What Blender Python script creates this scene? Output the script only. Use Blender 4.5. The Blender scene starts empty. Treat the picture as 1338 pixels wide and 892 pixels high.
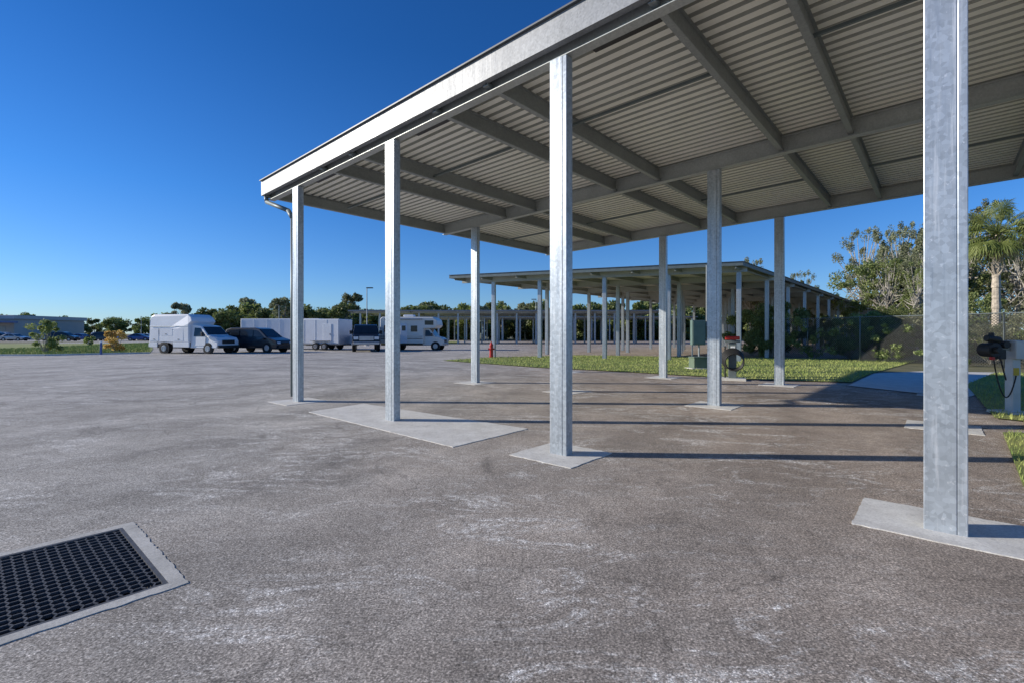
import bpy, math, random
from mathutils import Vector, Matrix
random.seed(7)
sc=bpy.context.scene
col=sc.collection
V=Vector
# ---------------------------------------------------------------- materials
def newmat(name):
    m=bpy.data.materials.new(name); m.use_nodes=True
    nt=m.node_tree; b=nt.nodes["Principled BSDF"]
    return m,nt,b
def ramp(nt,stops,fac):
    r=nt.nodes.new('ShaderNodeValToRGB')
    e=r.color_ramp.elements
    while len(e)<len(stops): e.new(0.5)
    for i,(p,c) in enumerate(stops):
        e[i].position=p
        e[i].color=(c[0],c[1],c[2],1) if hasattr(c,'__len__') else (c,c,c,1)
    nt.links.new(fac,r.inputs[0]); return r.outputs[0]
def mix(nt,a,b,fac,mode='MIX'):
    m=nt.nodes.new('ShaderNodeMix'); m.data_type='RGBA'; m.blend_type=mode
    for s,x in ((6,a),(7,b),(0,fac)):
        if hasattr(x,'is_linked'): nt.links.new(x,m.inputs[s])
        elif s==0: m.inputs[0].default_value=x
        else: m.inputs[s].default_value=(x[0],x[1],x[2],1)
    return m.outputs[2]
def noise(nt,vec,scale,detail=4,rough=.55,dist=0):
    n=nt.nodes.new('ShaderNodeTexNoise'); n.inputs['Scale'].default_value=scale
    n.inputs['Detail'].default_value=detail; n.inputs['Roughness'].default_value=rough
    n.inputs['Distortion'].default_value=dist
    nt.links.new(vec,n.inputs['Vector']); return n.outputs[0]
def pos(nt):
    return nt.nodes.new('ShaderNodeNewGeometry').outputs['Position']
def objc(nt):
    return nt.nodes.new('ShaderNodeTexCoord').outputs['Object']
def mapping(nt,vec,rot=(0,0,0),scale=(1,1,1),loc=(0,0,0)):
    m=nt.nodes.new('ShaderNodeMapping'); m.inputs['Rotation'].default_value=rot
    m.inputs['Scale'].default_value=scale; m.inputs['Location'].default_value=loc
    nt.links.new(vec,m.inputs[0]); return m.outputs[0]
def bump(nt,b,h,strength=.3,dist=.01):
    n=nt.nodes.new('ShaderNodeBump'); n.inputs['Strength'].default_value=strength
    n.inputs['Distance'].default_value=dist
    nt.links.new(h,n.inputs['Height']); nt.links.new(n.outputs[0],b.inputs['Normal'])
def simple(name,c,rough=.5,metal=0,var=.12,scale=3,coat=0,emit=None):
    m,nt,b=newmat(name)
    p=objc(nt); f=noise(nt,p,scale,5)
    lo=[x*(1-var) for x in c]; hi=[min(1,x*(1+var)) for x in c]
    nt.links.new(ramp(nt,[(.3,lo),(.7,hi)],f),b.inputs['Base Color'])
    b.inputs['Roughness'].default_value=rough; b.inputs['Metallic'].default_value=metal
    if coat: b.inputs['Coat Weight'].default_value=coat
    return m
def galv(name,c,metal=.5,rough=.38,spang=14,var=.1,streak=False,sv=.12):
    m,nt,b=newmat(name)
    p=pos(nt)
    v=nt.nodes.new('ShaderNodeTexVoronoi'); v.inputs['Scale'].default_value=spang*3; nt.links.new(p,v.inputs['Vector'])
    n1=noise(nt,p,1.6,4,.55,.6)
    n2=noise(nt,mapping(nt,p,scale=(11,11,.6)),1.5,6,.7)
    n3=noise(nt,p,22,5,.75,.3)
    base=ramp(nt,[(.25,[x*(1-var) for x in c]),(.75,[min(1,x*(1+var)) for x in c])],n1)
    sp=ramp(nt,[(0,1-sv),(1,1+sv)],v.outputs['Color'])
    col_=mix(nt,base,sp,1,'MULTIPLY')
    if streak:
        w=ramp(nt,[(.54,0),(.68,.85)],n2)
        col_=mix(nt,col_,(.68,.70,.71),w)
        w=ramp(nt,[(.30,.5),(.43,0)],n2)
        col_=mix(nt,col_,(.19,.23,.28),w)
        w=ramp(nt,[(.60,0),(.68,.7)],n3)
        col_=mix(nt,col_,(.78,.79,.80),w)
    nt.links.new(col_,b.inputs['Base Color'])
    b.inputs['Metallic'].default_value=metal
    rr=ramp(nt,[(.3,rough*.85),(.7,rough*1.2)],n2); nt.links.new(rr,b.inputs['Roughness'])
    return m
M_col=galv('galvanised_column',(.43,.47,.50),.4,.34,streak=True,sv=.2,spang=10)
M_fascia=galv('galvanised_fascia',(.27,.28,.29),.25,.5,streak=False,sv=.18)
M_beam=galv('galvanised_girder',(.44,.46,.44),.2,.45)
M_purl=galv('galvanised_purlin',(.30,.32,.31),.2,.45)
M_lip=simple('dark_roof_edge',(.09,.10,.11),.5,.2,.2,3)
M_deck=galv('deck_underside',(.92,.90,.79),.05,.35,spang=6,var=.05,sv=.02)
M_deck_shade=galv('deck_recess_shade',(.50,.50,.44),.05,.5,spang=6,var=.1,sv=.03)  # darker colour paints shade into the flute recesses so the ribs read
def concmat(name,lo,hi):
    m,nt,b=newmat(name)
    p=pos(nt); n1=noise(nt,p,3,8,.7); n2=noise(nt,p,70,4,.7); n3=noise(nt,p,9,7,.8)
    c=mix(nt,ramp(nt,[(.3,lo),(.7,hi)],n1),ramp(nt,[(.3,.65),(.7,1.15)],n2),.7,'MULTIPLY')
    c=mix(nt,c,ramp(nt,[(.34,.62),(.46,1)],n3),.6,'MULTIPLY')
    nt.links.new(c,b.inputs['Base Color']); b.inputs['Roughness'].default_value=.9; bump(nt,b,n2,.4,.005); return m
M_conc=concmat('concrete',(.60,.575,.52),(.82,.80,.74))
M_concold=concmat('weathered_concrete',(.42,.41,.37),(.66,.64,.59))
# asphalt
M_asph,nt,b=newmat('asphalt')
p=pos(nt)
big=noise(nt,p,.33,5,.6,.8)
mid=noise(nt,p,1.6,9,.75,.6)
fine=noise(nt,p,80,4,.8)
med=noise(nt,p,22,6,.8)
vf=nt.nodes.new('ShaderNodeTexVoronoi'); vf.inputs['Scale'].default_value=105; nt.links.new(p,vf.inputs['Vector'])
c=ramp(nt,[(.3,(.290,.270,.238)),(.5,(.360,.338,.300)),(.7,(.455,.430,.385))],mid)
c=mix(nt,c,ramp(nt,[(.3,.75),(.7,1.25)],big),1,'MULTIPLY')
sx=nt.nodes.new('ShaderNodeSeparateXYZ'); nt.links.new(p,sx.inputs[0])
ma=nt.nodes.new('ShaderNodeMath'); ma.operation='MULTIPLY_ADD'; nt.links.new(big,ma.inputs[0]); ma.inputs[1].default_value=5; nt.links.new(sx.outputs[0],ma.inputs[2])
mr=nt.nodes.new('ShaderNodeMapRange'); nt.links.new(ma.outputs[0],mr.inputs[0]); mr.inputs[1].default_value=-1.5; mr.inputs[2].default_value=6
c=mix(nt,mix(nt,c,(1.12,1.11,1.10),1,'MULTIPLY'),mix(nt,c,(.95,.83,.745),1,'MULTIPLY'),mr.outputs[0])
# worn smooth wheel tracks
wv=nt.nodes.new('ShaderNodeTexWave'); wv.wave_type='RINGS'; wv.rings_direction='Z'; wv.inputs['Scale'].default_value=.16; wv.inputs['Distortion'].default_value=1.2; wv.inputs['Detail'].default_value=5; wv.inputs['Detail Scale'].default_value=.9
nt.links.new(mapping(nt,p,loc=(11,-16,0)),wv.inputs[0])
c=mix(nt,c,ramp(nt,[(.0,.80),(.35,.98),(.8,1.0),(1,1.14)],wv.outputs['Fac']),.65,'MULTIPLY')
s1=noise(nt,mapping(nt,p,rot=(0,0,.6),scale=(1,2.4,1)),.9,9,.82,1.6)
s2=noise(nt,p,18,9,.95,.4)
s3=noise(nt,p,.45,3,.5)
w1=ramp(nt,[(.50,0),(.58,1)],s1); w2=ramp(nt,[(.48,0),(.54,1)],s2); w3=ramp(nt,[(.42,.2),(.54,1)],s3)
w=mix(nt,mix(nt,w1,w2,1,'MULTIPLY'),w3,1,'MULTIPLY')
c=mix(nt,c,(.82,.79,.73),w)
s4=noise(nt,mapping(nt,p,loc=(31,7,0),scale=(1.6,1,1)),.8,9,.8,1.0)
c=mix(nt,c,ramp(nt,[(.34,.60),(.46,1)],s4),.8,'MULTIPLY')
c=mix(nt,c,ramp(nt,[(.34,.12),(.45,.7),(.54,1.1),(.66,2.6)],fine),.85,'MULTIPLY')
c=mix(nt,c,ramp(nt,[(.32,.6),(.5,1.0),(.68,1.4)],med),.6,'MULTIPLY')
c=mix(nt,c,ramp(nt,[(0,.3),(.5,1.0),(1,1.75)],vf.outputs['Color']),.65,'MULTIPLY')
dn=nt.nodes.new('ShaderNodeTexNoise'); dn.inputs['Scale'].default_value=2.5; dn.inputs['Detail'].default_value=6; nt.links.new(p,dn.inputs['Vector'])
va=nt.nodes.new('ShaderNodeVectorMath'); va.operation='MULTIPLY_ADD'; nt.links.new(dn.outputs['Color'],va.inputs[0]); va.inputs[1].default_value=(.7,.7,0); nt.links.new(p,va.inputs[2])
vc=nt.nodes.new('ShaderNodeTexVoronoi'); vc.feature='DISTANCE_TO_EDGE'; vc.inputs['Scale'].default_value=.22; nt.links.new(va.outputs[0],vc.inputs['Vector'])
c=mix(nt,c,ramp(nt,[(0,.4),(.003,1)],vc.outputs['Distance']),.5,'MULTIPLY')
nt.links.new(c,b.inputs['Base Color']); b.inputs['Roughness'].default_value=.92; b.inputs['Specular IOR Level'].default_value=.3
bump(nt,b,fine,.25,.005)
def grassmat(name,a,bb):
    m,nt,b=newmat(name); p=pos(nt)
    n1=noise(nt,p,.8,5,.6); n2=noise(nt,p,25,4,.7)
    c=ramp(nt,[(.3,a),(.7,bb)],n1); c=mix(nt,c,ramp(nt,[(.3,.5),(.7,1.5)],n2),.8,'MULTIPLY')
    nt.links.new(c,b.inputs['Base Color']); b.inputs['Roughness'].default_value=.9; bump(nt,b,n2,.6,.03)
    return m
M_grass=grassmat('grass_lawn',(.17,.22,.05),(.33,.34,.10))
M_blade=grassmat('grass_blade',(.22,.31,.07),(.46,.48,.16))
M_far=grassmat('far_ground',(.12,.13,.05),(.24,.21,.11))
def leafmat(name,stops,rough=.6,sub=.35):
    m,nt,b=newmat(name)
    g=nt.nodes.new('ShaderNodeNewGeometry')
    oi=nt.nodes.new('ShaderNodeObjectInfo')
    n1=noise(nt,g.outputs['Position'],.55,3)
    a=nt.nodes.new('ShaderNodeMath'); a.operation='MULTIPLY_ADD'; nt.links.new(g.outputs['Random Per Island'],a.inputs[0]); a.inputs[1].default_value=.5
    a2=nt.nodes.new('ShaderNodeMath'); a2.operation='MULTIPLY'; nt.links.new(n1,a2.inputs[0]); a2.inputs[1].default_value=.7
    nt.links.new(a2.outputs[0],a.inputs[2])
    c=ramp(nt,stops,a.outputs[0]); 
    hs=nt.nodes.new('ShaderNodeHueSaturation')
    mr=nt.nodes.new('ShaderNodeMapRange'); nt.links.new(oi.outputs['Random'],mr.inputs[0]); mr.inputs[3].default_value=.7; mr.inputs[4].default_value=1.25
    nt.links.new(mr.outputs[0],hs.inputs['Value']); nt.links.new(c,hs.inputs['Color'])
    nt.links.new(hs.outputs[0],b.inputs['Base Color']); b.inputs['Roughness'].default_value=rough
    tr=nt.nodes.new('ShaderNodeBsdfTranslucent'); nt.links.new(hs.outputs[0],tr.inputs[0])
    ms=nt.nodes.new('ShaderNodeMixShader'); ms.inputs[0].default_value=sub
    nt.links.new(b.outputs[0],ms.inputs[1]); nt.links.new(tr.outputs[0],ms.inputs[2])
    out=nt.nodes['Material Output']; nt.links.new(ms.outputs[0],out.inputs[0])
    return m
M_leaf=leafmat('oak_leaves',[(.2,(.065,.10,.025)),(.5,(.15,.20,.055)),(.85,(.31,.34,.12))])
M_leaf2=leafmat('grey_green_leaves',[(.2,(.09,.11,.05)),(.5,(.20,.22,.11)),(.85,(.38,.39,.23))])
M_vine=leafmat('vine_leaves',[(.2,(.08,.13,.03)),(.5,(.20,.27,.08)),(.85,(.40,.45,.18))])
M_shrub=leafmat('bright_shrub',[(.2,(.14,.22,.04)),(.5,(.34,.42,.12)),(.85,(.56,.6,.25))])
M_orange=leafmat('yellow_shrub',[(.2,(.42,.26,.06)),(.5,(.75,.50,.13)),(.85,(.9,.72,.3))])
M_palm=leafmat('palm_leaf',[(.2,(.10,.14,.03)),(.5,(.26,.32,.08)),(.85,(.46,.50,.18))])
M_palmdry=leafmat('dry_palm_leaf',[(.2,(.2,.14,.07)),(.5,(.38,.29,.15)),(.85,(.5,.42,.26))])
M_bark=simple('bark',(.40,.37,.31),.9,0,.4,6)
M_palmbark=simple('palm_bark',(.48,.41,.32),.9,0,.4,9)
M_white=simple('white_paint',(.78,.79,.80),.35,0,.04,1,.3)
M_white2=simple('white_trailer_skin',(.72,.74,.77),.45,0,.05,1.5)
M_cream=simple('cream_caravan_skin',(.72,.70,.64),.4,0,.04,1.5,.2)
M_black=simple('black_paint',(.012,.013,.016),.22,0,.2,2,.5)
M_charc=simple('charcoal_paint',(.02,.023,.03),.3,.1,.2,2,.4)
M_glass=simple('dark_glass',(.02,.027,.035),.08,0,.3,1)
M_tyre=simple('tyre_rubber',(.018,.018,.018),.85,0,.3,8)
M_rim=simple('rim_metal',(.45,.46,.48),.35,.7,.1,4)
M_plas=simple('black_plastic',(.02,.02,.02),.55,0,.3,5)
M_lamp=simple('headlight_lens',(.75,.78,.8),.12,0,.05,5)
M_red=simple('red_paint',(.5,.025,.015),.4,0,.15,4)
M_grey=simple('grey_enclosure',(.33,.36,.37),.5,.2,.12,4)
M_lgrey=simple('light_grey_enclosure',(.55,.57,.58),.5,.1,.12,4)
M_dgrey=simple('dark_grey_enclosure',(.15,.18,.18),.5,.2,.12,4)
M_ggrey=simple('green_grey_enclosure',(.15,.22,.19),.5,.1,.12,4)
M_greenbox=simple('green_enclosure',(.15,.20,.14),.55,0,.15,4)
M_iron=simple('cast_iron',(.085,.085,.088),.6,.1,.35,14)
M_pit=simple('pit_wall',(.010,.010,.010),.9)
M_fence=simple('fence_wire',(.055,.055,.05),.6,.3,.2,4)
M_wall=simple('tan_wall',(.46,.42,.38),.8,0,.1,.2)
M_roof=simple('pale_roof',(.50,.48,.46),.6,0,.1,.2)
M_blue=simple('blue_paint',(.04,.10,.3),.3,0,.1,2,.4)
M_silver=simple('silver_paint',(.4,.42,.44),.3,.4,.1,2,.4)
M_yel=simple('yellow_paint',(.6,.42,.03),.5,0,.1,4)
# ---------------------------------------------------------------- mesh builder
class MB:
    def __init__(s): s.v=[]; s.f=[]
    def add(s,vs,fs):
        o=len(s.v); s.v+=[tuple(x) for x in vs]; s.f+=[tuple(i+o for i in f) for f in fs]
    def box(s,c,size,ax=None):
        c=V(c); X,Y,Z=(V((1,0,0)),V((0,1,0)),V((0,0,1))) if ax is None else ax
        a,b_,d=size[0]/2,size[1]/2,size[2]/2
        vs=[c+X*(i*a)+Y*(j*b_)+Z*(k*d) for i in(-1,1) for j in(-1,1) for k in(-1,1)]
        s.add(vs,[(0,1,3,2),(4,6,7,5),(0,4,5,1),(2,3,7,6),(0,2,6,4),(1,5,7,3)])
    def bar(s,p0,p1,w,h,up=V((0,0,1))):
        p0=V(p0);p1=V(p1); d=(p1-p0); L=d.length; d.normalize()
        sd=d.cross(up)
        if sd.length<1e-4: sd=V((1,0,0))
        sd.normalize(); u_=sd.cross(d).normalized()
        s.box((p0+p1)/2,(L,w,h),(d,sd,u_))
    def cone(s,p0,p1,r0,r1,n=10,cap=True):
        p0=V(p0);p1=V(p1); d=(p1-p0).normalized()
        a=d.orthogonal().normalized(); b_=d.cross(a)
        vs=[]
        for p,r in((p0,r0),(p1,r1)):
            for i in range(n):
                t=2*math.pi*i/n; vs.append(p+a*(r*math.cos(t))+b_*(r*math.sin(t)))
        fs=[(i,(i+1)%n,n+(i+1)%n,n+i) for i in range(n)]
        if cap: fs+=[tuple(range(n-1,-1,-1)),tuple(range(n,2*n))]
        s.add(vs,fs)
    def tube(s,pts,r,n=8):
        for a,b_ in zip(pts[:-1],pts[1:]): s.cone(a,b_,r,r,n)
    def torus(s,c,R,r,axis,n=20,m=8):
        c=V(c); ax=V(axis).normalized(); a=ax.orthogonal().normalized(); b_=ax.cross(a)
        vs=[];fs=[]
        for i in range(n):
            t=2*math.pi*i/n; d=a*math.cos(t)+b_*math.sin(t)
            for j in range(m):
                q=2*math.pi*j/m; vs.append(c+d*(R+r*math.cos(q))+ax*(r*math.sin(q)))
        for i in range(n):
            for j in range(m):
                fs.append((i*m+j,((i+1)%n)*m+j,((i+1)%n)*m+(j+1)%m,i*m+(j+1)%m))
        s.add(vs,fs)
    def mesh(s,name,mat):
        me=bpy.data.meshes.new(name); me.from_pydata(s.v,[],s.f); me.materials.append(mat); me.update(); return me
    def obj(s,name,mat,parent=None,bevel=0,smooth=False,loc=None,seg=2):
        o=bpy.data.objects.new(name,s.mesh(name,mat)); col.objects.link(o)
        if parent: o.parent=parent
        if loc: o.location=loc
        if smooth:
            for p_ in o.data.polygons: p_.use_smooth=True
        if bevel:
            md=o.modifiers.new('bevel','BEVEL'); md.width=bevel; md.segments=seg; md.limit_method='ANGLE'; md.angle_limit=math.radians(40)
        return o
def root(name,label,cat,loc=(0,0,0),rot=0,group=None,scale=1):
    o=bpy.data.objects.new(name,None); col.objects.link(o); o.location=loc; o.rotation_euler=(0,0,rot); o.scale=(scale,)*3
    o['label']=label; o['category']=cat; o.empty_display_size=.3
    if group: o['group']=group
    return o
def tag(o,label,cat,group=None):
    o['label']=label; o['category']=cat
    if group: o['group']=group
    return o
def clone(src,loc,rot=None,scale=None,label=None):
    n=src.copy(); col.objects.link(n); n.location=loc
    if rot is not None: n.rotation_euler=(0,0,rot)
    if scale is not None: n.scale=(scale,)*3 if not hasattr(scale,'__len__') else scale
    if label: n['label']=label
    def rec(a,b_):
        for ch in list(a.children):
            if ch==n: continue
            c2=ch.copy(); col.objects.link(c2); c2.parent=b_; rec(ch,c2)
    rec(src,n); return n
def sheet(name,pts,z,mat,kind='structure'):
    mb=MB(); mb.add([(x,y,z) for x,y in pts],[tuple(range(len(pts)))])
    o=mb.obj(name,mat); 
    if kind: o['kind']=kind
    return o
def G(px,py): 
    d=937.5/(py-436.0); return ((px-669)/625.0*d,d)
# ---------------------------------------------------------------- geometry basis
U=V((.755,-.656,0)).normalized(); W=V((.667,.745,0)).normalized()
P1=V((-4.76,10.65,0))
def gp(k,w,z=0): return P1+U*k+W*w+V((0,0,z))
# ---------------------------------------------------------------- ground with drain pit
dc=V((-3.02,3.80,0))
DU=1.40; DW=1.75
def holed(name,x0,x1,y0,y1,z,mat,hole):
    ce=sum(hole,V((0,0,0)))/4
    inn=list(hole); outc=[V((x1,y0,0)),V((x1,y1,0)),V((x0,y1,0)),V((x0,y0,0))]
    vs=[(q.x,q.y,z) for q in inn]+[(q.x,q.y,z) for q in outc]
    def ang(q): return math.atan2(q.y-ce.y,q.x-ce.x)%(2*math.pi)
    seq=sorted([(ang(q),i,'i') for i,q in enumerate(inn)]+[(ang(q),i+4,'o') for i,q in enumerate(outc)])
    ci=[s for s in seq if s[2]=='i'][-1][1]; co=[s for s in seq if s[2]=='o'][-1][1]
    fs=[]
    for a,i,t in seq:
        fs.append((ci,co,i))
        if t=='i': ci=i
        else: co=i
    mb=MB(); mb.add(vs,fs); o=mb.obj(name,mat); o['kind']='structure'
    import bmesh
    bm=bmesh.new(); bm.from_mesh(o.data); bmesh.ops.recalc_face_normals(bm,faces=bm.faces)
    if sum(f.normal.z for f in bm.faces)<0: bmesh.ops.reverse_faces(bm,faces=bm.faces)
    bm.to_mesh(o.data); bm.free()
    return o
ins_=.03
hole=[dc+U*ins_-W*ins_,dc+U*(DU-ins_)-W*ins_,dc+U*(DU-ins_)-W*(DW-ins_),dc+U*ins_-W*(DW-ins_)]
holed('ground',-1500,1500,-60,2200,-.012,M_far,hole)
holed('asphalt_pavement',-75,48,-14,112,0,M_asph,hole)
dr=root('storm_drain','black cast iron hexagonal storm drain grate set in concrete frame','drain',tuple(dc))
def dl(a,b_,z=0): return U*a-W*b_+V((0,0,z))
fw=.07
def slab(mb,pts,z0,z1):
    n=len(pts)
    ar=sum(pts[i].x*pts[(i+1)%n].y-pts[(i+1)%n].x*pts[i].y for i in range(n))
    if ar<0: pts=list(reversed(pts))
    vs=[(q.x,q.y,z0) for q in pts]+[(q.x,q.y,z1) for q in pts]
    mb.add(vs,[tuple(range(n-1,-1,-1)),tuple(range(n,2*n))]+[(i,(i+1)%n,n+(i+1)%n,n+i) for i in range(n)])
mb=MB()
def edge(a,b_,n,amp,nrm):
    out=[]
    for i in range(n+1):
        t=i/n; j=random.uniform(-amp,amp) if 0<i<n else 0
        out.append((a[0]+(b_[0]-a[0])*t+nrm[0]*j,a[1]+(b_[1]-a[1])*t+nrm[1]*j))
    return out
ow=.01
sides=[((-ow,-ow),(DU+ow,-ow),(fw,fw),(DU-fw,fw),(0,1)),((DU+ow,-ow),(DU+ow,DW+ow),(DU-fw,fw),(DU-fw,DW-fw),(1,0)),
       ((DU+ow,DW+ow),(-ow,DW+ow),(DU-fw,DW-fw),(fw,DW-fw),(0,1)),((-ow,DW+ow),(-ow,-ow),(fw,DW-fw),(fw,fw),(1,0))]
for oa,ob,ia,ib,nr in sides:
    o_=edge(oa,ob,46,.008,nr); i_=edge(ia,ib,46,.0,nr)
    vs=[];fs=[]
    for a,b2 in zip(o_,i_):
        vs+=[dl(*a,.0),dl(*a,.005),dl(*b2,.005),dl(*b2,-.28)]
    for i in range(len(o_)-1):
        for j in range(3): fs.append((4*i+j,4*i+4+j,4*i+5+j,4*i+1+j))
    mb.add(vs,fs)
mb.obj('concrete_frame',M_concold,dr)
mb=MB()
a0,a1,b0,b1=fw,DU-fw,fw,DW-fw
q=[dl(a0,b0),dl(a0,b1),dl(a1,b1),dl(a1,b0)]
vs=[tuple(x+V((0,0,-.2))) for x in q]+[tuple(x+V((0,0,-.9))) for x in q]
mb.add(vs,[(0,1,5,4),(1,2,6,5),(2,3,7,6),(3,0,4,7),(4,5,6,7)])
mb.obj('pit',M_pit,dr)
mb=MB()
hx=.036
sx_=math.sqrt(3)*hx; sy_=1.5*hx
r=0; bb=b0+.03
while bb<b1-.02:
    aa=a0+.03+(sx_/2 if r%2 else 0)
    while aa<a1-.02:
        cs=[(aa+hx*math.cos(math.radians(30+60*i)),bb+hx*math.sin(math.radians(30+60*i))) for i in range(6)]
        for i in (0,1,2):
            (x0,y0),(x1,y1)=cs[i],cs[(i+1)%6]
            if a0<x0<a1 and a0<x1<a1 and b0<y0<b1 and b0<y1<b1:
                mb.bar(dl(x0,y0,-.010),dl(x1,y1,-.010),.0085,.02)
        aa+=sx_
    bb+=sy_; r+=1
for (c0,c1,wd) in [((a0,b0+.012),(a1,b0+.012),.024),((a0,b1-.012),(a1,b1-.012),.024)]:
    mb.bar(dl(*c0,-.011),dl(*c1,-.011),wd,.03)
for aa in (a0+.012,a1-.012): mb.bar(dl(aa,b0+.024,-.011),dl(aa,b1-.024,-.011),.024,.03)
mb.obj('grate',M_iron,dr)
# ---------------------------------------------------------------- canopy
def canopy(label,O,u,w,k0,k1,w0,w1,cols,girders,purlins,zb,slope,pitch,struts=(),tube=(.25,.14),fh=.38,pd=.27,lift=.06,dh=.07,fmat=None):
    fmat=fmat or M_fascia
    R=root('carport_canopy',label,'carport',tuple(O))
    def pt(k,ww,z): return u*k+w*ww+V((0,0,z))
    def zz(k): return zb+slope*k
    up=V((0,0,1))
    for (k,ww) in cols:
        mb=MB(); h=zz(k)+.0
        tu,tw=tube
        mb.box(pt(k-tu*.12,ww,h/2),(tu*.76,tw,h),(u,w,up))
        mb.box(pt(k+tu*.38,ww,h/2),(tu*.24,tw-.008,h-.002),(u,w,up))
        mb.obj('column',M_col,R,bevel=.006)
    for ww in girders:
        mb=MB()
        z0=lambda k,o: pt(k,ww,zz(k)+o)
        gd=pd+lift
        mb.bar(z0(k0+.05,.01),z0(k1-.05,.01),.15,.012)
        mb.bar(z0(k0+.05,gd-.01),z0(k1-.05,gd-.01),.15,.012)
        mb.bar(z0(k0+.05,gd/2),z0(k1-.05,gd/2),.012,gd-.034)
        mb.obj('girder',M_beam,R)
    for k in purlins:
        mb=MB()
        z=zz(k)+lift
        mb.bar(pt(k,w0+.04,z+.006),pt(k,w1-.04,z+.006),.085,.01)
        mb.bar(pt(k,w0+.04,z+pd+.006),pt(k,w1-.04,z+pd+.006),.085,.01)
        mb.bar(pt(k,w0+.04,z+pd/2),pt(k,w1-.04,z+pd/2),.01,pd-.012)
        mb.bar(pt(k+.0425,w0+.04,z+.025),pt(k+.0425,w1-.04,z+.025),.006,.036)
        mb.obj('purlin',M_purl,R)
    for (ka,kb,ww) in struts:
        mb=MB(); mb.bar(pt(ka,ww,zz(ka)+.15),pt(kb,ww,zz(kb)+.15),.04,.04); mb.obj('bridging_strut',M_dgrey,R)
    mb=MB(); ww=w0; prof=[]; hh=dh
    zd=pd+lift+.014
    while ww<w1-pitch*.99:
        prof+= [(ww,0),(ww+pitch*.58,0),(ww+pitch*.65,hh),(ww+pitch*.93,hh)]; ww+=pitch
    prof.append((ww,0))
    vs=[];fs=[]
    for (a,z) in prof:
        vs.append(pt(k0,a,zz(k0)+zd+z)); vs.append(pt(k1,a,zz(k1)+zd+z))
    for i in range(len(prof)-1): fs.append((2*i,2*i+1,2*i+3,2*i+2))
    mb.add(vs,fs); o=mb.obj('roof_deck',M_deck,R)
    o.data.materials.append(M_deck_shade)
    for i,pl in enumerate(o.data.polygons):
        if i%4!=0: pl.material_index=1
    top=.44; bot=top-fh
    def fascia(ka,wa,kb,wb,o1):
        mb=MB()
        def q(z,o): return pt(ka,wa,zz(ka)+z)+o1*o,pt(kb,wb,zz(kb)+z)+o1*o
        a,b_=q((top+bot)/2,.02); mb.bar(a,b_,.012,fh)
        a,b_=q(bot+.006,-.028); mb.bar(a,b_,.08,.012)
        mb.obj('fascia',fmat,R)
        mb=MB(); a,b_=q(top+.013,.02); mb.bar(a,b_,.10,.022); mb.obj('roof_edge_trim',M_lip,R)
    fascia(k0-.03,w0,k1+.03,w0,-w)
    fascia(k0-.03,w1,k1+.03,w1,w)
    fascia(k0,w0+.02,k0,w1-.02,-u)
    fascia(k1,w0+.02,k1,w1-.02,u)
    return R
b_=5.45; a_=3.56
cols=[]
for j in range(3):
    for i in range(5):
        k=a_*i
        if (i,j)==(1,1): k-=.17
        if (i,j)==(0,2): k-=.33
        cols.append((k,b_*j))
pur=[]
for n in range(-1,5):
    m=1.8+a_*n
    pur+=[m-.55,m+.55]
pur=[-1.45]+[k for k in pur if -1.0<k<16.3]
struts=[]
for n in range(-1,4):
    ka=1.8+a_*n+.56; kb=1.8+a_*(n+1)-.56
    for ww in (1.9,8.0): struts.append((max(ka,-1.4),kb,ww))
cr=canopy('tall galvanised steel carport canopy with corrugated deck on asphalt',P1,U,W,-1.5,16.4,-.16,11.15,cols,[0.02,b_,2*b_],pur,4.75,.024,.20,struts,fh=.34,dh=.065)
mb=MB()
mb.tube([U*-1.46+W*-.1+V((0,0,4.80)),U*-1.42+W*-.1+V((0,0,4.66)),U*-.42+W*-.03+V((0,0,4.30)),U*-.2+W*-.03+V((0,0,4.08)),U*-.2+W*-.03+V((0,0,.1))],.05,10)
mb.obj('downspout',M_dgrey,cr,smooth=True)
for i in range(0,5):  # solid dark bars added to stand for the dark gap inside the fascia
    mb=MB()
    k=a_*i+.3; z=4.75+.024*k
    mb.bar(U*k+W*.26+V((0,0,z+.14)),U*(k+.95)+W*.26+V((0,0,z+.16)),.12,.07)
    mb.obj('dark_gap_strip',M_plas,cr)
def pad(pts,label='pale concrete footing pad around a steel column',g='column footing pads'):
    mb=MB(); out=[]
    n=len(pts)
    for i in range(n):
        a=V((pts[i][0],pts[i][1],0)); b2=V((pts[(i+1)%n][0],pts[(i+1)%n][1],0))
        m=max(5,int((b2-a).length/.06))
        for t in range(m):
            q=a.lerp(b2,t/m)
            q+=V((random.uniform(-.007,.007),random.uniform(-.007,.007),0))
            out.append(q)
    slab(mb,out,-.02,.008)
    o=mb.obj('concrete_pad',M_conc); tag(o,label,'concrete pad',g); return o
for (k,w) in cols:
    if abs(k-a_)<.3 and w==0: continue
    s=.46
    if abs(k-a_*3)<.1 and w==0:
        c=[gp(k-.55,w-.3),gp(k-.55,w+.5),gp(k+1.1,w+.5),gp(k+1.1,w-.3)]
    else: c=[gp(k-s,w-s),gp(k+s,w-s),gp(k+s,w+s),gp(k-s,w+s)]
    pad([(q.x,q.y) for q in c])
pad([G(403,538),G(475,527),G(690,560),G(592,584)],'large skewed pale concrete slab under a steel column')
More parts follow.
